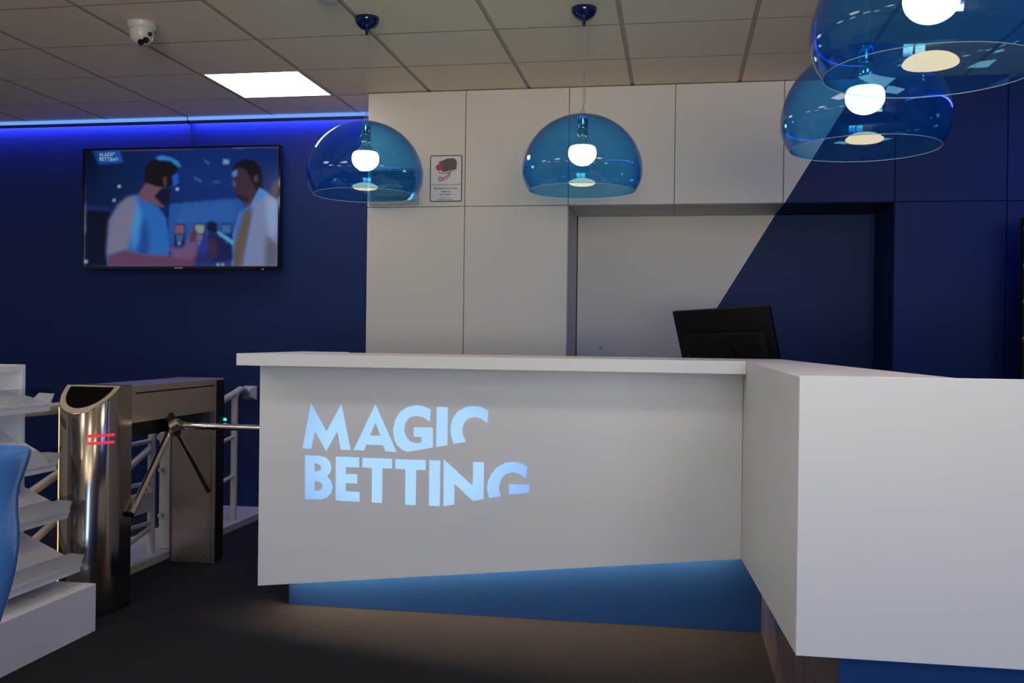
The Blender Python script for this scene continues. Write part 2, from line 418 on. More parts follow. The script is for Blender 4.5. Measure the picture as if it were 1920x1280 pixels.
# ------------------------------------------------------------------ television
TVC = (-3.3025, 6.1, 2.0465); TW, TH = 0.7135, 0.410
tv = thing('wall_tv', 'large black flat television on the blue wall showing two men talking', 'television', TVC)
b = MB()
b.box(-TW, TW, 0.004, 0.03, -TH, TH)
b.build('casing', M['black'], tv, bevel=0.003, seg=1)
b = MB()
b.box(-TW, TW, -0.004, 0.0035, TH - 0.012, TH); b.box(-TW, TW, -0.004, 0.0035, -TH, -TH + 0.018)
b.box(-TW, -TW + 0.013, -0.004, 0.0035, -TH + 0.018, TH - 0.012); b.box(TW - 0.013, TW, -0.004, 0.0035, -TH + 0.018, TH - 0.012)
b.build('bezel', M['blackgloss'], tv)
MB().box(-0.35, 0.35, 0.031, 0.116, -0.22, 0.22).build('wall_bracket', M['black'], tv)
MB().box(-0.03, 0.03, -0.0055, -0.0042, -TH + 0.003, -TH + 0.011).build('badge', M['frame_grey'], tv)
MB().lathe([(0, 0), (0.004, 0), (0.004, 0.004), (0, 0.004)], 12).build('standby_light', M['whiteled'], tv, loc=(0.60, -0.006, -TH - 0.004))
# picture on the screen, rasterised onto a fine grid of coloured vertices
SX0, SX1, SZ0, SZ1 = -TW + 0.013, TW - 0.013, -TH + 0.018, TH - 0.012
NX, NZ = 300, 168
gx, gy = np.meshgrid((np.arange(NX) + 0.5) / NX, (np.arange(NZ) + 0.5) / NZ)
def uv(p):
    p = np.array(p, float); u = (p[:, 0] - 92) / (1802 - 92)
    top = 161 + (114 - 161) * u; bot = 1180 + 10 * u
    return np.stack([u, (p[:, 1] - top) / (bot - top)], 1)
def s2l(c):
    c = np.array(c, float) / 255
    return np.where(c <= 0.04045, c / 12.92, ((c + 0.055) / 1.055) ** 2.4)
img = np.zeros((NZ, NX, 3))
img[:] = s2l((22, 48, 100))
v = gy[..., None]; uu = gx[..., None]
img = s2l((16, 42, 92)) * (1 - uu) + s2l((18, 52, 128)) * uu
img = img * (0.62 + 0.55 * np.exp(-((gx - 0.62) ** 2 / 0.10 + (gy - 0.28) ** 2 / 0.12)))[..., None]
def blur(a, k):
    for ax in (0, 1):
        for _ in range(2):
            acc = np.zeros_like(a)
            for d in range(-k, k + 1): acc += np.roll(a, d, axis=ax)
            a = acc / (2 * k + 1)
    return a
def inside(q):
    ins = np.zeros(gx.shape, bool)
    for i in range(len(q)):
        x0, y0 = q[i]; x1, y1 = q[(i + 1) % len(q)]
        if y0 == y1: continue
        c = ((y0 > gy) != (y1 > gy)) & (gx < (x1 - x0) * (gy - y0) / (y1 - y0) + x0)
        ins ^= c
    return ins
def paint(pts, col, soft=1, alpha=1.0):
    global img
    m = inside(uv(pts)).astype(float)
    if soft: m = blur(m, (soft + 1) // 2)
    m = (m * alpha)[..., None]
    img = img * (1 - m) + s2l(col) * m
paint([(860, 630), (1480, 580), (1560, 700), (1560, 1190), (830, 1190)], (40, 88, 165), 2)
paint([(980, 640), (1420, 600), (1450, 780), (900, 820)], (48, 98, 178), 8)
paint([(80, 640), (330, 660), (340, 690), (90, 690)], (30, 48, 118), 3)
paint([(80, 690), (340, 690), (330, 1200), (80, 1200)], (8, 14, 42), 6)
paint([(560, 1000), (1420, 1020), (1420, 1200), (560, 1200)], (34, 44, 108), 10)
# slot machines in the background
for x0, c1, c2 in ((900, (128, 92, 118), (80, 100, 165)), (1075, (140, 158, 150), (130, 125, 130)), (1310, (60, 110, 165), (20, 60, 120))):
    paint([(x0, 805), (x0 + 100, 805), (x0 + 100, 1010), (x0, 1010)], (24, 36, 92), 1)
    paint([(x0 + 8, 815), (x0 + 88, 815), (x0 + 85, 890), (x0 + 8, 890)], c1, 1)
    paint([(x0 + 20, 905), (x0 + 80, 905), (x0 + 76, 960), (x0 + 22, 960)], c2, 2, 0.8)
    paint([(x0 + 35, 968), (x0 + 60, 968), (x0 + 60, 990), (x0 + 35, 990)], (120, 190, 240), 1, 0.8)
# man at the left seen from behind, turned to the right
paint([(570, 555), (650, 440), (800, 470), (860, 560), (800, 660), (640, 620)], (112, 82, 98), 2)
paint([(720, 560), (790, 480), (865, 500), (862, 600), (830, 645), (790, 640)], (24, 26, 52), 2)
paint([(655, 260), (740, 225), (860, 235), (930, 290), (925, 360), (890, 440), (850, 480), (760, 480), (680, 455), (625, 430), (630, 340)], (24, 22, 32), 2)
paint([(800, 390), (826, 385), (830, 440), (812, 490), (800, 440)], (88, 62, 72), 1)
paint([(880, 380), (925, 350), (935, 440), (885, 480)], (40, 90, 205), 2)
paint([(725, 222), (780, 196), (860, 215), (930, 250), (958, 300), (930, 300), (860, 245), (760, 240)], (52, 130, 215), 1)
paint([(300, 1090), (320, 780), (400, 640), (480, 575), (560, 550), (640, 600), (760, 660), (830, 760), (860, 1000), (840, 1190), (310, 1190)], (44, 108, 190), 2)
paint([(300, 1090), (320, 780), (400, 640), (480, 575), (560, 560), (580, 700), (540, 860), (480, 1040), (310, 1090)], (122, 122, 150), 5)
paint([(560, 600), (620, 720), (600, 960), (540, 1040), (520, 860)], (70, 150, 225), 5, 0.8)
paint([(620, 740), (660, 800), (690, 1000), (640, 1130), (570, 1080)], (26, 62, 140), 7, 0.8)
paint([(310, 1085), (470, 1035), (620, 1080), (850, 1090), (960, 1060), (1040, 1000), (1100, 960), (1110, 1080), (1060, 1195), (310, 1195)], (104, 66, 96), 4)
paint([(850, 1010), (960, 1030), (1010, 990), (1050, 880), (1080, 840), (1110, 900), (1115, 1020), (1050, 1130), (900, 1110)], (112, 84, 130), 3)
paint([(1040, 905), (1075, 840), (1100, 880), (1095, 960), (1040, 975)], (84, 62, 84), 2)
# man at the right in an open white shirt
paint([(1520, 560), (1640, 520), (1680, 640), (1560, 720), (1500, 660)], (72, 52, 74), 2)
paint([(1395, 345), (1440, 300), (1560, 290), (1640, 420), (1620, 540), (1520, 600), (1450, 570), (1440, 520), (1405, 450), (1410, 400)], (66, 46, 66), 2)
paint([(1398, 350), (1440, 320), (1450, 370), (1415, 392)], (92, 132, 208), 1)
paint([(1400, 430), (1425, 420), (1440, 470), (1412, 470)], (92, 96, 160), 1, 0.7)
paint([(1440, 540), (1520, 560), (1560, 600), (1500, 610), (1450, 575)], (40, 32, 46), 2)
paint([(1395, 340), (1430, 265), (1500, 230), (1590, 235), (1650, 300), (1672, 400), (1660, 500), (1620, 530), (1560, 400), (1520, 320), (1450, 300)], (22, 20, 30), 2)
paint([(1585, 380), (1625, 370), (1622, 430), (1595, 440)], (84, 62, 66), 1)
paint([(1640, 490), (1700, 520), (1790, 590), (1800, 760), (1802, 1195), (1410, 1195), (1420, 900), (1470, 720), (1560, 650)], (126, 138, 178), 2)
paint([(1700, 560), (1795, 600), (1800, 860), (1740, 960), (1700, 760)], (142, 166, 212), 5)
paint([(1640, 490), (1710, 530), (1640, 610), (1590, 620)], (66, 140, 220), 2)
paint([(1430, 860), (1480, 690), (1560, 640), (1590, 660), (1560, 800), (1500, 1195), (1410, 1195)], (60, 110, 190), 3)
paint([(1470, 860), (1510, 690), (1560, 670), (1575, 740), (1530, 960), (1480, 1195), (1420, 1195), (1430, 1000)], (98, 92, 76), 3)
paint([(1480, 940), (1520, 900), (1500, 1195), (1470, 1195)], (122, 92, 62), 4, 0.7)
paint([(1760, 430), (1802, 420), (1802, 570), (1720, 530)], (78, 72, 96), 4)
paint([(1700, 900), (1800, 1000), (1800, 1195), (1690, 1195)], (78, 76, 74), 6, 0.7)
# raised forearm, hand and glass of the right man
paint([(1180, 800), (1230, 780), (1275, 800), (1285, 880), (1240, 900), (1190, 870)], (30, 26, 56), 2)
paint([(1275, 870), (1300, 880), (1420, 960), (1415, 1000), (1290, 910)], (90, 180, 230), 1)
paint([(1190, 880), (1270, 890), (1400, 990), (1420, 1120), (1250, 1150), (1180, 1080)], (26, 34, 88), 4)
paint([(1180, 960), (1260, 940), (1290, 1060), (1250, 1140), (1190, 1080)], (62, 44, 76), 3)
paint([(1120, 960), (1190, 900), (1200, 1050), (1140, 1100)], (44, 56, 160), 4, 0.8)
# small lights
for x, y, c, s in ((405, 473, (190, 220, 240), 11), (360, 598, (170, 200, 240), 12), (925, 496, (200, 225, 250), 13), (1350, 250, (120, 160, 210), 24), (110, 1138, (120, 190, 230), 16), (1290, 1170, (150, 190, 220), 10), (1330, 1172, (150, 190, 220), 10)):
    paint([(x - s, y - s * 0.8), (x + s, y - s * 0.8), (x + s, y + s * 0.8), (x - s, y + s * 0.8)], c, 1)
paint([(1160, 235), (1205, 268), (1200, 276), (1156, 243)], (90, 120, 170), 1); paint([(1070, 390), (1135, 425), (1130, 434), (1066, 398)], (90, 120, 170), 1)
paint([(1240, 425), (1300, 428), (1300, 445), (1240, 442)], (60, 90, 150), 2)
paint([(155, 153), (395, 140), (442, 262), (215, 282)], (34, 84, 172), 1)
# picture darker towards its upper left corner
img = img * (1 - 0.55 * np.exp(-(gx / 0.10) ** 2) * np.exp(-((gy - 0.02) / 0.35) ** 2))[..., None]
bm = bmesh.new(); cl = bm.loops.layers.float_color.new('pic')
vs = [[bm.verts.new((SX0 + (SX1 - SX0) * (i + 0.5) / NX if 0 < i < NX - 1 else (SX0 if i == 0 else SX1), 0.0015,
                     SZ1 - (SZ1 - SZ0) * (j + 0.5) / NZ if 0 < j < NZ - 1 else (SZ1 if j == 0 else SZ0))) for i in range(NX)] for j in range(NZ)]
cols = img.tolist()
for j in range(NZ - 1):
    for i in range(NX - 1):
        fc = bm.faces.new((vs[j + 1][i], vs[j + 1][i + 1], vs[j][i + 1], vs[j][i]))
        for lp, (jj, ii) in zip(fc.loops, ((j + 1, i), (j + 1, i + 1), (j, i + 1), (j, i))): lp[cl] = (*cols[jj][ii], 1)
me = bpy.data.meshes.new('screen'); bm.to_mesh(me); bm.free()
m, nt, out = new_mat('screen_picture')
a = nt.nodes.new('ShaderNodeVertexColor'); a.layer_name = 'pic'
e = nt.nodes.new('ShaderNodeEmission'); e.inputs['Strength'].default_value = 0.72
g = nt.nodes.new('ShaderNodeBsdfGlossy'); g.inputs['Roughness'].default_value = 0.15; g.inputs['Color'].default_value = (0.02, 0.02, 0.02, 1)
ad = nt.nodes.new('ShaderNodeAddShader')
nt.links.new(a.outputs['Color'], e.inputs['Color']); nt.links.new(e.outputs[0], ad.inputs[0]); nt.links.new(g.outputs[0], ad.inputs[1]); nt.links.new(ad.outputs[0], out.inputs['Surface'])
me.materials.append(m)
scr = link('screen', me, tv)
cb = MB(); cb.tube([(-3.283, 6.212, 2.655), (-3.285, 6.211, 2.60), (-3.281, 6.212, 2.54), (-3.284, 6.211, 2.47), (-3.284, 6.212, 2.30)], 0.005, 8)
tag(cb.build('television_cable', M['black'], smooth=True), 'thin black cable running from the blue LED strip down behind the television', 'cable')

# ------------------------------------------------------------------ lettering outlines (MAGIC BETTING with the slanted cut)
LET = [
 [[(180,138),(300,352),(415,145),(485,492),(410,490),(385,350),(298,502),(210,345),(182,483),(115,480)]],
 [[(675,148),(835,508),(752,503),(735,457),(605,452),(590,497),(510,492)],[(675,282),(632,385),(715,387)]],
 [[(1092,190),(1040,168),(985,158),(920,170),(865,205),(828,260),(810,335),(815,400),(838,455),(875,490),(918,508),(1107,475),(1108,325),(965,323),(965,393),(1025,397),(1022,437),(985,443),(940,432),(908,395),(892,345),(900,290),(930,252),(980,235),(1035,247),(1084,280)]],
 [[(1137,172),(1218,175),(1215,457),(1133,470)]],
 [[(1518,205),(1470,178),(1410,168),(1350,175),(1290,210),(1252,265),(1240,335),(1245,395),(1263,447),(1352,432),(1330,385),(1325,340),(1338,292),(1370,260),(1415,248),(1465,260),(1508,293)]],
 [[(135,533),(240,537),(290,548),(325,580),(338,625),(330,665),(305,693),(335,730),(347,775),(335,820),(305,855),(255,870),(135,868)],[(207,593),(207,657),(232,655),(253,645),(262,627),(255,612),(235,597)],[(207,730),(207,805),(240,803),(262,790),(271,768),(262,748),(240,733)]],
 [[(373,543),(551,549),(550,625),(447,622),(447,677),(537,677),(535,747),(447,744),(447,807),(555,812),(553,885),(372,876)]],
 [[(577,552),(802,560),(801,632),(728,631),(725,892),(648,889),(650,628),(577,624)]],
 [[(828,562),(1055,570),(1054,643),(983,641),(978,906),(901,904),(903,638),(827,634)]],
 [[(1083,570),(1162,573),(1158,913),(1079,909)]],
 [[(1190,563),(1403,762),(1407,582),(1485,585),(1482,858),(1405,873),(1268,742),(1266,900),(1187,912)]],
 [[(1800,618),(1755,593),(1700,580),(1640,588),(1580,622),(1535,675),(1510,745),(1510,800),(1525,850),(1608,833),(1595,800),(1595,760),(1612,705),(1645,670),(1690,657),(1745,670),(1790,702)]],
 [[(1667,745),(1814,750),(1813,805),(1740,815),(1668,820)]],
]
def letters_curve(name, mapf, depth):
    cu = bpy.data.curves.new(name, 'CURVE'); cu.dimensions = '2D'; cu.fill_mode = 'BOTH'; cu.extrude = depth
    for loops in LET:
        for lp in loops:
            s = cu.splines.new('POLY'); s.points.add(len(lp) - 1)
            for p, q in zip(s.points, lp): p.co = (*mapf(*q), 0, 1)
            s.use_cyclic_u = True
    o = bpy.data.objects.new(name, cu); COL.objects.link(o)
    bpy.context.view_layer.update()
    me = bpy.data.meshes.new_from_object(o.evaluated_get(bpy.context.evaluated_depsgraph_get()))
    bpy.data.objects.remove(o); bpy.data.curves.remove(cu)
    return me
# logo on the television picture
sx = (SX1 - SX0)
def tvmap(x, y):
    a, b = (x - 115) / 1700, (y - 138) / 775
    px, py = 222 + 176 * a, 172 + 82 * b
    q = uv([(px, py)])[0]
    return (SX0 + sx * q[0], SZ1 - (SZ1 - SZ0) * q[1])
me = letters_curve('lettering', tvmap, 0.0004); me.materials.append(emission('screen_lettering', (0.16, 0.30, 0.44), 1.0))
o = link('screen_lettering', me, scr); o.rotation_euler = (PI / 2, 0, 0); o.location = (0, 0.0005, 0)

# ------------------------------------------------------------------ reception counter
rc = thing('reception_counter', 'white angular reception counter with glowing lettering and a set-back blue base', 'counter', (-0.7, 4.13, 0))
PXL, PYF = -1.772, 3.98
zb = lambda x: 0.116 + (x - PXL) / (0.265 - PXL) * (0.332 - 0.116)
TOP = 1.123
at(rc, MB().prism([(-1.797, 3.80), (0.264, 3.80), (0.264, 4.35), (-1.556, 4.35), (-1.556, 4.52), (-1.797, 4.52)], TOP - 0.05, TOP), 'countertop', M['white'], bevel=0.0015, seg=1)
at(rc, MB().slab_y([(PXL, zb(PXL)), (0.264, zb(0.264)), (0.264, TOP - 0.0505), (PXL, TOP - 0.0505)], PYF, PYF + 0.022), 'front_panel', M['white'], bevel=0.001, seg=1)
at(rc, MB().slab_x([(PYF + 0.0225, 0.118), (4.50, 0.118), (4.50, TOP - 0.0505), (PYF + 0.0225, TOP - 0.0505)], PXL, PXL + 0.022), 'side_panel', M['white'])
at(rc, MB().slab_y([(-1.74, zb(-1.74) + 0.05), (0.262, zb(0.262) + 0.05), (0.262, zb(0.262) + 0.065), (-1.74, zb(-1.74) + 0.065)], PYF + 0.0225, 4.128), 'added_underside_baffle', M['white'])  # unseen board added to stop the base light leaking upward
at(rc, MB().slab_y([(-1.69, 0.001), (0.36, 0.001), (0.36, zb(0.36) + 0.2), (-1.69, zb(-1.69) + 0.1)], 4.130, 4.150), 'plinth', M['plinth'])
at(rc, MB().slab_x([(4.1505, 0.001), (4.45, 0.001), (4.45, 0.25), (4.1505, 0.25)], -1.69, -1.67), 'plinth_side', M['plinth'])
st = MB(); st.slab_y([(-1.67, zb(-1.67) + 0.038), (0.25, zb(0.25) + 0.038), (0.25, zb(0.25) + 0.046), (-1.67, zb(-1.67) + 0.046)], 4.092, 4.106)
at(rc, st, 'base_light', M['striplight'])
# wing towards the viewer
zi, zf = 0.332, 0.516
at(rc, MB().slab_x([(2.221, zf), (PYF + 0.02, zi), (PYF + 0.02, TOP), (2.221, TOP)], 0.265, 0.287), 'wing_side_panel', M['white'])
at(rc, MB().box(0.2655, 1.60, 2.20, 2.2205, zf, TOP + 0.003), 'wing_front_panel', M['white'], bevel=0.001, seg=1)
at(rc, MB().prism([(0.2872, 2.2208), (0.625, 2.2208), (0.485, 3.82), (0.45, 4.35), (0.265, 4.35), (0.265, 4.0005), (0.2872, 4.0005)], TOP - 0.0255, TOP), 'wing_top', M['white'], bevel=0.001, seg=1)
at(rc, MB().slab_x([(2.245, 0.001), (4.1295, 0.001), (4.1295, zi + 0.09), (2.245, zf + 0.02)], 0.360, 0.380), 'wing_plinth_side', M['plinth_reflect'])
at(rc, MB().box(0.3605, 1.60, 2.225, 2.2445, 0.001, zf + 0.04), 'wing_plinth_front', M['plinth'])
at(rc, MB().box(-1.66, 0.9, 4.46, 5.05, 0.71, 0.735), 'worktop', M['white'])
for x in (-1.55, 0.8): at(rc, MB().box(x, x + 0.03, 4.5, 5.0, 0.001, 0.7095), 'worktop_leg', M['white'])
def lmap(x, y): return (-1.644 + 5.78125e-4 * x + 6.73e-6 * y, 0.9835 + 1.823e-5 * x - 5.60577e-4 * y)
me = letters_curve('lettering', lmap, 0.0015)
m, nt, out = new_mat('backlit_letter_acrylic')
tc = nt.nodes.new('ShaderNodeTexCoord'); mp = nt.nodes.new('ShaderNodeMapping')
mp.inputs['Location'].default_value = (1.12, -0.72, 0); 
nt.links.new(tc.outputs['Object'], mp.inputs['Vector'])
sc2 = nt.nodes.new('ShaderNodeVectorMath'); sc2.operation = 'MULTIPLY'; sc2.inputs[1].default_value = (1.75, 2.6, 0)
nt.links.new(mp.outputs['Vector'], sc2.inputs[0])
ln_ = nt.nodes.new('ShaderNodeVectorMath'); ln_.operation = 'LENGTH'; nt.links.new(sc2.outputs[0], ln_.inputs[0])
cr = nt.nodes.new('ShaderNodeValToRGB')
cr.color_ramp.elements[0].position = 0.60; cr.color_ramp.elements[0].color = (0.42, 0.70, 1.0, 1)
cr.color_ramp.elements[1].position = 1.0; cr.color_ramp.elements[1].color = (0.27, 0.49, 0.97, 1)
nt.links.new(ln_.outputs['Value'], cr.inputs['Fac'])
e = nt.nodes.new('ShaderNodeEmission'); e.inputs['Strength'].default_value = 1.0
nt.links.new(cr.outputs['Color'], e.inputs['Color']); nt.links.new(e.outputs[0], out.inputs['Surface'])
me.materials.append(m)
o = link('illuminated_lettering', me, rc); tag(o, 'glowing pale blue MAGIC BETTING letters')
o.rotation_euler = (PI / 2, 0, 0); o.location = Vector((0, PYF, 0)) - Vector(rc.location)

# monitor on the worktop
ya, ti, ro = 0.63, 0.306, 0.04
mo = thing('computer_monitor', 'black computer monitor seen from behind on the reception counter', 'monitor', (0.34, 4.70, 0.7355), rot=(0, 0, 0))
nv = Vector((math.sin(ya), math.cos(ya), 0)); rv0 = Vector((math.cos(ya), -math.sin(ya), 0)); up0 = math.cos(ti) * Vector((0, 0, 1)) - math.sin(ti) * nv
rv = math.cos(ro) * rv0 + math.sin(ro) * up0; uv_ = -math.sin(ro) * rv0 + math.cos(ro) * up0; fv = uv_.cross(rv) * -1
fv = rv.cross(uv_) * -1          # screen side, away from the room
Mw = Matrix(((rv.x, uv_.x, -fv.x), (rv.y, uv_.y, -fv.y), (rv.z, uv_.z, -fv.z))).to_4x4()
topc = Vector((0.185, 4.5, 1.343))
Mw.translation = topc - Vector(mo.location)
def mon(mb, name, mat, **k):
    o = mb.build(name, mat, parent=mo, **k); o.matrix_local = Mw; return o
W_ = 0.258
mon(MB().box(-W_, W_, -0.335, 0.0, -0.020, 0.0), 'back_shell', M['black'], bevel=0.004)
bk = MB(); bk.slab_y([(-0.22, 0.0005), (0.22, 0.0005), (0.19, 0.022), (-0.19, 0.022)], -0.31, -0.11)
mon(bk, 'rear_housing', M['blackmatte'], bevel=0.006)
mon(MB().box(-W_ + 0.012, W_ - 0.012, -0.32, -0.012, -0.0225, -0.0202), 'screen', M['blackgloss'])
mon(MB().box(-0.055, 0.055, -0.30, -0.18, 0.0222, 0.045), 'mount', M['black'], bevel=0.004)
pbot = topc - uv_ * 0.24 - fv * 0.034 - Vector(mo.location)
MB().tube([(pbot.x, pbot.y, 0.022), (pbot.x, pbot.y, pbot.z)], 0.028, 16).build('stand_neck', M['black'], mo, smooth=True)
MB().lathe([(0, 0.0), (0.12, 0.0), (0.12, 0.012), (0.03, 0.0215), (0, 0.0215)], 40, c=(pbot.x, pbot.y, 0)).build('stand_base', M['black'], mo, smooth=True)

# ------------------------------------------------------------------ pendant lamps
def shade_profile():
    R, up, dn, bb = 0.267, 0.250, 0.089, 0.192
    outer = []
    for k in range(0, 41):
        a = PI / 2 * (1 - (k / 40) ** 1.15)
        outer.append((R * abs(math.cos(a)) ** 1.02 if k else 0.0, -up + up * max(0.0, math.sin(a)) ** 1.02))
    for k in range(1, 15):
        d = dn * k / 14; outer.append((R * math.sqrt(1 - (d / bb) ** 2), -up - d))
    inner = [(max(0, r - 0.003), z - (0.003 if r < 0.12 else 0.0)) for r, z in outer]
    inner[0] = (0.0, -0.003); inner[-1] = (inner[-1][0], outer[-1][1])
    return outer + inner[::-1]
shade_me = MB().lathe(shade_profile(), 96).mesh('lamp_shade', M['shade'], smooth=True)
sock_me = MB().lathe([(0.0, -0.0045), (0.020, -0.0045), (0.0238, -0.008), (0.0238, -0.058), (0.0225, -0.060), (0.0225, -0.064), (0.0238, -0.066), (0.0238, -0.098), (0.0215, -0.100), (0.0, -0.100)], 32).mesh('socket', M['chrome'], smooth=True)
neck_me = MB().lathe([(0.0, -0.1005), (0.019, -0.1005), (0.019, -0.106), (0.025, -0.118), (0.043, -0.136), (0.047, -0.1405), (0.0, -0.1405)], 40).mesh('bulb_neck', M['neck'], smooth=True)
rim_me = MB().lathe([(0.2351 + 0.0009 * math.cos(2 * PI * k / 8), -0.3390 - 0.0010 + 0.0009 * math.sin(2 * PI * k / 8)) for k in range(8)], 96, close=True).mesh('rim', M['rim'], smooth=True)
bp = [(0.0, -0.141), (0.045, -0.141), (0.0520, -0.1425), (0.0575, -0.1485), (0.0607, -0.159), (0.0618, -0.170)]
for k in range(0, 19):
    a = -(PI / 2) * k / 18
    bp.append((0.0618 * math.cos(a), -0.173 + 0.0540 * math.sin(a)))
bp[-1] = (0.0, -0.2270)
bulb_me = MB().lathe(bp, 48).mesh('bulb', M['bulb'], smooth=True)
can_me = MB().lathe([(0.0, -0.0005), (0.056, -0.0005), (0.0575, -0.006), (0.053, -0.024), (0.043, -0.039), (0.028, -0.050), (0.012, -0.056), (0.008, -0.060), (0.0065, -0.078), (0.0, -0.080)], 48).mesh('ceiling_canopy', M['navy'], smooth=True)
LAMPS = [(-1.425, 4.332, 2.190, 'blue clear dome lamp hanging in front of the framed notice, with a warm globe bulb'),
         (-0.422, 4.330, 2.196, 'blue clear dome lamp hanging over the middle of the counter lettering side'),
         (0.598, 3.339, 2.172, 'blue clear dome lamp hanging lower, in front of the slanted blue paint edge'),
         (0.566, 2.365, 2.159, 'largest blue clear dome lamp, cut off by the top edge of the picture')]
for x, y, zt, lab in LAMPS:
    t = thing('pendant_lamp', lab, 'lamp', (x, y, CZ), 'blue dome pendant lamps')
    L = zt - CZ
    link('ceiling_canopy', can_me, t)
    s = link('lamp_shade', shade_me, t, (0, 0, L)); link('rim', rim_me, s); link('socket', sock_me, t, (0, 0, L))
    b = link('bulb', bulb_me, t, (0, 0, L)); link('bulb_neck', neck_me, b)
    MB().tube([(0, 0, -0.079), (0, 0, L + 0.03)], 0.0011, 6).build('suspension_wire', M['wire'], t)
    pts = []
    for k in range(15):
        f = k / 14; off = 0.026 * (1 - f) ** 0.9 + 0.006 * math.sin(f * 17) * (0.4 + f * 0.5) * (0 if k in (0, 14) else 1)
        pts.append((off, -0.006 * (1 - f), -0.05 + (L + 0.002 + 0.05) * f))
    MB().tube(pts, 0.0017, 6).build('power_cord', M['wire'], t, smooth=True)
    MB().tube([(-0.010, 0, L - 0.001), (-0.007, 0, L + 0.018), (0, 0, L + 0.031), (0.007, 0, L + 0.018), (0.010, 0, L - 0.001)], 0.0016, 6).build('hanger_loop', M['wire'], t, smooth=True)

# ------------------------------------------------------------------ ceiling devices
dc = thing('dome_camera', 'white turret security camera with black lenses under the ceiling', 'security camera', (-2.515, 4.27, CZ))
MB().lathe([(0, -0.0005), (0.066, -0.0005), (0.066, -0.016), (0.058, -0.030), (0, -0.030)], 40).build('mounting_ring', M['camwhite'], dc, smooth=True)
b = MB()
b.lathe([(0.055, -0.0302), (0.055, -0.055), (0.050, -0.075), (0.038, -0.093), (0.020, -0.104), (0, -0.107)], 40)
b.build('turret', M['camwhite'], dc, smooth=True)
for (px, py, pz, r) in ((0.033, -0.022, -0.083, 0.014), (0.018, -0.036, -0.097, 0.014), (0.048, -0.018, -0.058, 0.010)):
    dvec = Vector((px, py, pz + 0.05)).normalized()
    o = MB().lathe([(0, 0), (r, 0), (r, 0.010), (r * 0.8, 0.012), (0, 0.012)], 20).build('lens', M['blackgloss'], dc, smooth=True, loc=(px, py, pz))
    o.rotation_euler = dvec.to_track_quat('Z', 'Y').to_euler()
sd = thing('smoke_detector', 'round white slotted smoke detector at the top edge above the left lamp', 'smoke detector', (-1.490, 3.99, CZ))
MB().lathe([(0, -0.0005), (0.052, -0.0005), (0.052, -0.014), (0.046, -0.018), (0.0, -0.018)], 40).build('base', M['camwhite'], sd, smooth=True)
MB().lathe([(0.0, -0.0182), (0.036, -0.0182), (0.036, -0.030), (0.0, -0.030)], 40).build('sensor_chamber', M['blackmatte'], sd, smooth=True)
b = MB()
for k in range(18):
    a = 2 * PI * k / 18; c, s = math.cos(a), math.sin(a)
    b.tube([(0.040 * c, 0.040 * s, -0.0185), (0.040 * c, 0.040 * s, -0.0315)], 0.0035, 6)
b.build('louvre', M['camwhite'], sd)
MB().lathe([(0, -0.0315), (0.043, -0.0315), (0.041, -0.040), (0.020, -0.044), (0, -0.044)], 40).build('cap', M['camwhite'], sd, smooth=True)

# ------------------------------------------------------------------ turnstile
ts = thing('turnstile', 'stainless steel tripod turnstile with two red light bars', 'turnstile', (-2.505, 4.3, 0))
XA, XB, XC = -2.621, -2.366, -2.4935
YS, YE = 3.885, 3.975
col = [(XB, YE), (XA, YE)]
N = 28
arc = []
for k in range(N + 1):
    a = PI + PI * k / N
    arc.append((XC + (XB - XA) / 2 * math.cos(a), YS + 0.150 * math.sin(a)))
poly = [(XA, YE)] + arc + [(XB, YE)]
def ztop(y): return 0.972 if y >= YS else 0.972 - (YS - y) / 0.150 * 0.112
at(ts, MB().prism(poly, 0.001, [ztop(p[1]) for p in poly]), 'front_column', M['steel'], smooth=True, bevel=0.002, seg=1)
gl = []
for k in range(N + 1):
    a = PI + PI * k / N
    gl.append((XC + 0.102 * math.cos(a), YS - 0.012 + 0.112 * math.sin(a)))
rim = [(XC + 0.1265 * math.cos(PI + PI * k / N), YS - 0.001 + 0.147 * math.sin(PI + PI * k / N)) for k in range(N + 1)]
at(ts, MB().prism(rim, [ztop(p[1]) + 0.0003 for p in rim], [ztop(p[1]) + 0.002 for p in rim]), 'top_bezel', M['bezelsteel'])
at(ts, MB().prism(gl, [ztop(p[1]) + 0.0022 for p in gl], [ztop(p[1]) + 0.004 for p in gl]), 'reader_window', M['deepblack'])
at(ts, MB().slab_x([(YE + 0.0005, 0.802), (4.768, 0.802), (4.768, 0.968), (YE + 0.0005, 0.968)], XA, XB), 'crossbeam', M['steel_flat'], bevel=0.002, seg=1)
at(ts, MB().box(XB + 0.0001, XB + 0.0012, 4.00, 4.755, 0.931, 0.938), 'lid_gap', M['black'])
at(ts, MB().box(XA + 0.02, XB - 0.03, YE + 0.001, 4.767, 0.735, 0.8015), 'underbeam_shade', M['black'])  # black box put in for the shaded underside of the beam
at(ts, MB().box(XA, XB, 4.7685, 4.862, 0.001, 0.970), 'rear_column', M['steel_flat'], bevel=0.003, seg=1)
b = MB(); b.box(XB + 0.0005, XB + 0.004, 4.775, 4.858, 0.01, 0.96); at(ts, b, 'rear_side_cover', M['blackmatte'])
b = MB(); b.box(XA + 0.006, XA + 0.012, 4.762, 4.768, 0.01, 0.72); b.box(XB - 0.022, XB - 0.019, 4.766, 4.768, 0.01, 0.72); at(ts, b, 'door_edge', M['steel_dark'])
at(ts, MB().box(XB - 0.12, XB - 0.055, 4.765, 4.7684, 0.700, 0.725), 'rating_plate', M['steel_flat'])
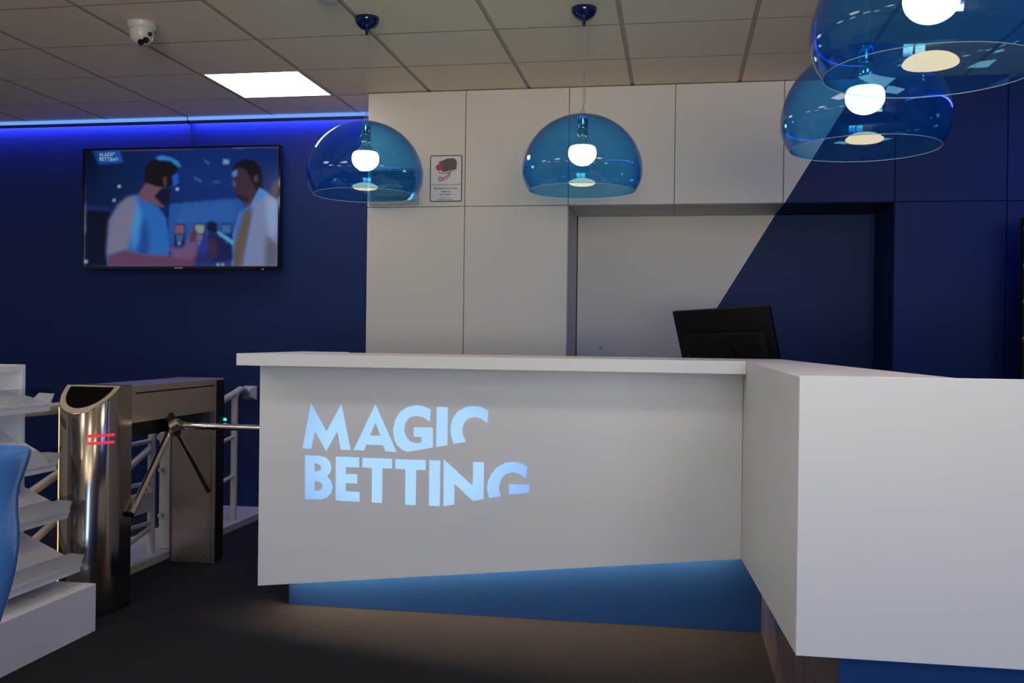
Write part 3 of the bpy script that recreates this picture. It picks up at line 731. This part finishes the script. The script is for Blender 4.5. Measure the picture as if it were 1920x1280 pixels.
for x in (XA + 0.045, XB - 0.035):
    o = MB().lathe([(0, 0), (0.006, 0), (0.005, 0.003), (0, 0.004)], 12).build('screw', M['chrome'], ts, smooth=True, loc=Vector((x, 4.768, 0.035)) - Vector(ts.location)); o.rotation_euler = (PI / 2, 0, 0)
for z0 in (0.766, 0.735):
    b = MB()
    pts = []
    for k in range(13):
        a = PI * 1.645 + PI * 0.27 * k / 12
        pts.append((XC + ((XB - XA) / 2 + 0.0015) * math.cos(a), YS + 0.1515 * math.sin(a)))
    ins = [(XC + (p[0] - XC) * 0.985, YS + (p[1] - YS) * 0.985) for p in pts]
    b.prism(pts + ins[::-1], z0 - 0.0055, z0 + 0.0055)
    at(ts, b, 'indicator_light', M['redled'])
def ring(a, f): return (XC + (XB - XA) / 2 * f * math.cos(a), YS + 0.150 * f * math.sin(a))
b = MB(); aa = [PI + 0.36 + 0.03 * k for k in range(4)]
b.prism([ring(a, 1.055) for a in aa] + [ring(a, 1.002) for a in aa[::-1]], 0.02, 0.88); at(ts, b, 'edge_reflection', M['edgeglint'])  # glowing strip stands for a warm reflection along the column edge
for z0 in (0.722, 0.750): at(ts, MB().box(XB + 0.0042, XB + 0.016, 4.85, 4.862, z0 - 0.007, z0 + 0.007), 'status_light', M['greenled'])
# tripod head
hub = Vector((XB + 0.012, 4.31, 0.765)); be = math.radians(54.74)
ax = Vector((math.cos(be), 0, -math.sin(be)))
q = ax.to_track_quat('Z', 'Y')
o = MB().lathe([(0, -0.02), (0.034, -0.02), (0.044, -0.005), (0.046, 0.012), (0.034, 0.034), (0.014, 0.042), (0, 0.042)], 6).build('rotor_head', M['chrome'], ts, bevel=0.003, loc=hub - Vector(ts.location)); o.rotation_euler = q.to_euler()
o = MB().lathe([(0, -0.055), (0.030, -0.055), (0.030, -0.0205), (0, -0.0205)], 24).build('rotor_shaft', M['black'], ts, smooth=True, loc=hub - Vector(ts.location)); o.rotation_euler = q.to_euler()
for dv in ((1, 0, 0), (0, -0.70711, -0.70711), (0, 0.70711, -0.70711)):
    dv = Vector(dv); c0 = hub - Vector(ts.location)
    arm = MB().tube([c0 + dv * 0.060, c0 + dv * 0.505], 0.0158, 18).build('arm', M['chrome'], ts, smooth=True)
    MB().tube([c0 + dv * 0.028, c0 + dv * 0.0595], 0.021, 18).build('collar', M['steel_dark'], arm, smooth=True)
    MB().tube([c0 + dv * 0.5055, c0 + dv * 0.514], 0.0150, 18).build('end_cap', M['black'], arm, smooth=True)

# ------------------------------------------------------------------ stair railing beside the turnstile
rl = thing('stair_railing', 'white tubular stair railing behind the turnstile, fixed to the blue wall', 'railing', (-2.72, 5.0, 0))
XRL = -2.722
def rt(name, pts, r, **k): return at(rl, MB().tube(pts, r, 14), name, M['white_metal'], smooth=True)
rt('post', [(XRL, 5.74, 0.041), (XRL, 5.74, 0.815)], 0.021)
b = MB(); b.tube([(XRL, 5.745, 0.815), (XRL, 5.765, 0.842), (XRL - 0.012, 5.84, 0.852), (XRL - 0.05, 5.98, 0.838), (-2.825, 6.12, 0.812), (-2.832, 6.165, 0.81)], 0.021, 14)
b.tube([(XRL, 5.77, 0.84), (XRL, 5.55, 0.793), (XRL, 5.25, 0.725), (XRL, 4.85, 0.645)], 0.021, 14)
at(rl, b, 'handrail', M['white_metal'], smooth=True)
b = MB()
s, d = 0.046, 0.022
vsA = [(-2.835 - s, 6.216, 0.81 - s), (-2.835 + s, 6.216, 0.81 - s), (-2.835 + s, 6.216, 0.81 + s), (-2.835 - s, 6.216, 0.81 + s)]
vsB = [(-2.835 - d, 6.155, 0.81 - d), (-2.835 + d, 6.155, 0.81 - d), (-2.835 + d, 6.155, 0.81 + d), (-2.835 - d, 6.155, 0.81 + d)]
A = [b.bm.verts.new(v_) for v_ in vsA]; B = [b.bm.verts.new(v_) for v_ in vsB]
b.bm.faces.new(A); b.bm.faces.new(B[::-1])
for k in range(4): b.bm.faces.new((A[k], A[(k + 1) % 4], B[(k + 1) % 4], B[k]))
at(rl, b, 'wall_flange', M['white_metal'])
rt('bar', [(XRL, 5.73, 0.563), (XRL, 4.85, 0.470)], 0.0125); rt('bar', [(XRL, 5.73, 0.318), (XRL, 4.85, 0.225)], 0.0125)
rt('post', [(XRL, 4.765, 0.041), (XRL, 4.765, 0.70)], 0.020)
at(rl, MB().box(XRL - 0.02, XRL + 0.06, 4.875, 4.955, 0.041, 0.80), 'gate_post', M['white_metal'], bevel=0.006)
at(rl, MB().box(XRL - 0.015, XRL + 0.03, 4.20, 4.742, 0.275, 0.375), 'kick_board', M['white_metal'], bevel=0.004)
at(rl, MB().box(XRL + 0.062, XRL + 0.072, 4.885, 4.945, 0.33, 0.45), 'hinge', M['steel_dark'])
rt('handrail', [(XRL, 4.30, 0.862), (XRL, 3.95, 0.862), (XRL, 3.66, 0.866)], 0.026)
for z0, z1 in ((0.637, 0.630), (0.418, 0.434), (0.205, 0.220)): rt('bar', [(XRL, 4.744, z0), (XRL, 4.10, z1)], 0.0115)
rt('brace', [(XRL, 4.744, 0.595), (XRL, 4.20, 0.392)], 0.017); rt('brace', [(XRL, 4.744, 0.172), (XRL, 4.45, 0.115)], 0.0135)
rt('brace', [(XRL, 4.12, 0.612), (XRL, 3.66, 0.474)], 0.019); rt('brace', [(XRL, 4.05, 0.395), (XRL, 3.66, 0.245)], 0.017)
rt('post', [(XRL, 4.09, 0.041), (XRL, 4.09, 0.84)], 0.018)
at(rl, MB().box(-3.05, -2.662, 3.64, 6.215, 0.0005, 0.040), 'curb', M['white_metal'])

# ------------------------------------------------------------------ brochure stand
bs = thing('brochure_stand', 'white stepped brochure stand with four slanted shelves and clear lips', 'display stand', (-2.5, 3.2, 0))
Y0, Y1 = 2.70, 3.60
at(bs, MB().box(-2.76, -2.293, Y0, Y1, 0.001, 0.192), 'base_box', M['white'], bevel=0.0015, seg=1)
b = MB()
b.box(-2.735, -2.722, Y0, Y1, 0.1925, 1.068); b.box(-2.7215, -2.617, Y1 - 0.022, Y1, 0.1925, 1.068); b.box(-2.7215, -2.617, Y0, Y0 + 0.022, 0.1925, 1.068)
b.box(-2.7215, -2.617, Y0 + 0.0225, Y1 - 0.0225, 1.040, 1.068)
at(bs, b, 'back_frame', M['white'], bevel=0.001, seg=1)
for xf, zf_, xb_, zb_ in ((-2.502, 0.912, -2.715, 0.968), (-2.470, 0.672, -2.715, 0.800), (-2.416, 0.480, -2.715, 0.612), (-2.361, 0.266, -2.715, 0.425)):
    ys0, ys1 = Y0 + 0.025, Y1 - 0.024
    b = MB(); b.slab_y([(xb_, zb_), (xf, zf_), (xf - 0.004, zf_ - 0.030), (xb_, zb_ - 0.018)], ys0, ys1)
    # the shelf runs out past the side panels in front of them
    k = (-2.6165 - xb_) / (xf - xb_); zm = zb_ + (zf_ - zb_) * k
    b.slab_y([(-2.6165, zm), (xf, zf_), (xf - 0.004, zf_ - 0.030), (-2.6165, zm - 0.018 - 0.012 * k)], ys1, Y1)
    b.slab_y([(xf - 0.001, zf_ - 0.004), (xf + 0.004, zf_ - 0.006), (xf + 0.006, zf_ + 0.004), (xf + 0.002, zf_ + 0.004)], ys0, Y1)
    b.slab_y([(xf - 0.075, zf_ + 0.075 * (zb_ - zf_) / (xf - xb_)), (xf, zf_), (xf + 0.016, zf_ + 0.040), (xf - 0.05, zf_ + 0.042)], Y1 - 0.005, Y1)
    sh = at(bs, b, 'shelf', M['white'])
    lp = MB(); lp.slab_y([(xf + 0.003, zf_ + 0.0045), (xf + 0.006, zf_ + 0.0045), (xf + 0.027, zf_ + 0.070), (xf + 0.024, zf_ + 0.070)], ys0, Y1 - 0.006)
    bmesh.ops.translate(lp.bm, verts=lp.bm.verts[:], vec=-Vector(bs.location))
    lp.build('clear_lip', M['acrylic'], parent=sh)
for z0 in (1.0, 0.79, 0.60): at(bs, MB().box(-2.7215, -2.66, 3.36, 3.385, z0 - 0.03, z0 + 0.03), 'shelf_bracket', M['frame_grey'])

# ------------------------------------------------------------------ tall blue vase
vz = thing('floor_vase', 'tall glossy blue amphora shaped vase at the left edge, before the brochure stand', 'vase', (-2.058, 2.60, -0.0))
pr = [(0.0, 0.001), (0.095, 0.001), (0.098, 0.012), (0.080, 0.08), (0.064, 0.17), (0.060, 0.24), (0.068, 0.30), (0.088, 0.37), (0.108, 0.44), (0.120, 0.51), (0.1255, 0.57), (0.1245, 0.62), (0.1205, 0.66), (0.121, 0.70), (0.129, 0.745), (0.144, 0.79), (0.152, 0.82), (0.155, 0.840), (0.153, 0.846),
      (0.149, 0.844), (0.146, 0.82), (0.137, 0.79), (0.122, 0.745), (0.114, 0.70), (0.114, 0.66), (0.118, 0.60), (0.115, 0.52), (0.09, 0.42), (0.06, 0.34), (0.0, 0.33)]
MB().lathe(pr, 72).build('vase_body', M['vase'], vz, smooth=True)

# ------------------------------------------------------------------ dark rack at the right edge
rk = thing('wall_rack', 'dark upright rack with small grey pegs at the right edge, against the blue cabinets', 'rack', (1.80, 5.20, 0))
at(rk, MB().box(1.690, 2.20, 5.19, 5.24, 0.001, 1.83), 'upright_panel', M['blackmatte'], bevel=0.004)
for z0 in (1.77, 1.585, 1.405, 1.222):
    at(rk, MB().tube([(1.697, 5.189, z0), (1.694, 5.165, z0), (1.688, 5.155, z0 + 0.010)], 0.010, 12), 'peg', M['gunmetal'], smooth=True)

# ------------------------------------------------------------------ light and camera
w = bpy.data.worlds.new('daylight'); SC.world = w; w.use_nodes = True
wn = w.node_tree; bg = wn.nodes['Background']; bg.inputs['Strength'].default_value = 9.3
wt = wn.nodes.new('ShaderNodeTexCoord'); wsep = wn.nodes.new('ShaderNodeSeparateXYZ'); wr = wn.nodes.new('ShaderNodeValToRGB')
wn.links.new(wt.outputs['Generated'], wsep.inputs['Vector'])
wma = wn.nodes.new('ShaderNodeMath'); wma.operation = 'MULTIPLY_ADD'; wma.inputs[1].default_value = 0.5; wma.inputs[2].default_value = 0.5
wn.links.new(wsep.outputs['Z'], wma.inputs[0]); wn.links.new(wma.outputs[0], wr.inputs['Fac'])
wr.color_ramp.elements[0].position = 0.485; wr.color_ramp.elements[0].color = (3.0, 2.7, 2.35, 1)     # unseen ground outside, made bright to lift the ceiling
wr.color_ramp.elements[1].position = 0.515; wr.color_ramp.elements[1].color = (0.42, 0.70, 1.22, 1)     # bright sky
wn.links.new(wr.outputs['Color'], bg.inputs['Color'])
for a, b in WX:
    ld = bpy.data.lights.new('window_portal', 'AREA'); ld.shape = 'RECTANGLE'; ld.size = b - a - 0.1; ld.size_y = 1.9
    ld.cycles.is_portal = True
    o = bpy.data.objects.new('window_portal', ld); COL.objects.link(o)
    o.location = ((a + b) / 2, YF - 0.11, 1.45); o.rotation_euler = (PI / 2, 0, 0)

F, YAW, PIT, ROL = 1830.75, -0.166701, -0.00348689, 0.01223537
cam = bpy.data.cameras.new('camera'); cam.sensor_width = 36; cam.lens = F / 1920 * 36; cam.clip_start = 0.05
co = bpy.data.objects.new('camera', cam); COL.objects.link(co)
fw = Vector((math.sin(YAW) * math.cos(PIT), math.cos(YAW) * math.cos(PIT), math.sin(PIT)))
rt_ = Vector((math.cos(YAW), -math.sin(YAW), 0)); up_ = rt_.cross(fw)
r2 = rt_ * math.cos(ROL) + up_ * math.sin(ROL); u2 = -rt_ * math.sin(ROL) + up_ * math.cos(ROL)
mw = Matrix(((r2.x, u2.x, -fw.x), (r2.y, u2.y, -fw.y), (r2.z, u2.z, -fw.z))).to_4x4(); mw.translation = (0, 0, 1.2)
co.matrix_world = mw
SC.camera = co
SC.view_settings.view_transform = 'Standard'; SC.view_settings.look = 'None'
SC.view_settings.exposure = 0.0; SC.view_settings.gamma = 1.0; SC.view_settings.use_curve_mapping = False
cy = SC.cycles
cy.use_denoising = True; cy.max_bounces = 10; cy.diffuse_bounces = 5; cy.glossy_bounces = 6; cy.transparent_max_bounces = 24; cy.transmission_bounces = 8
cy.sample_clamp_indirect = 6.0
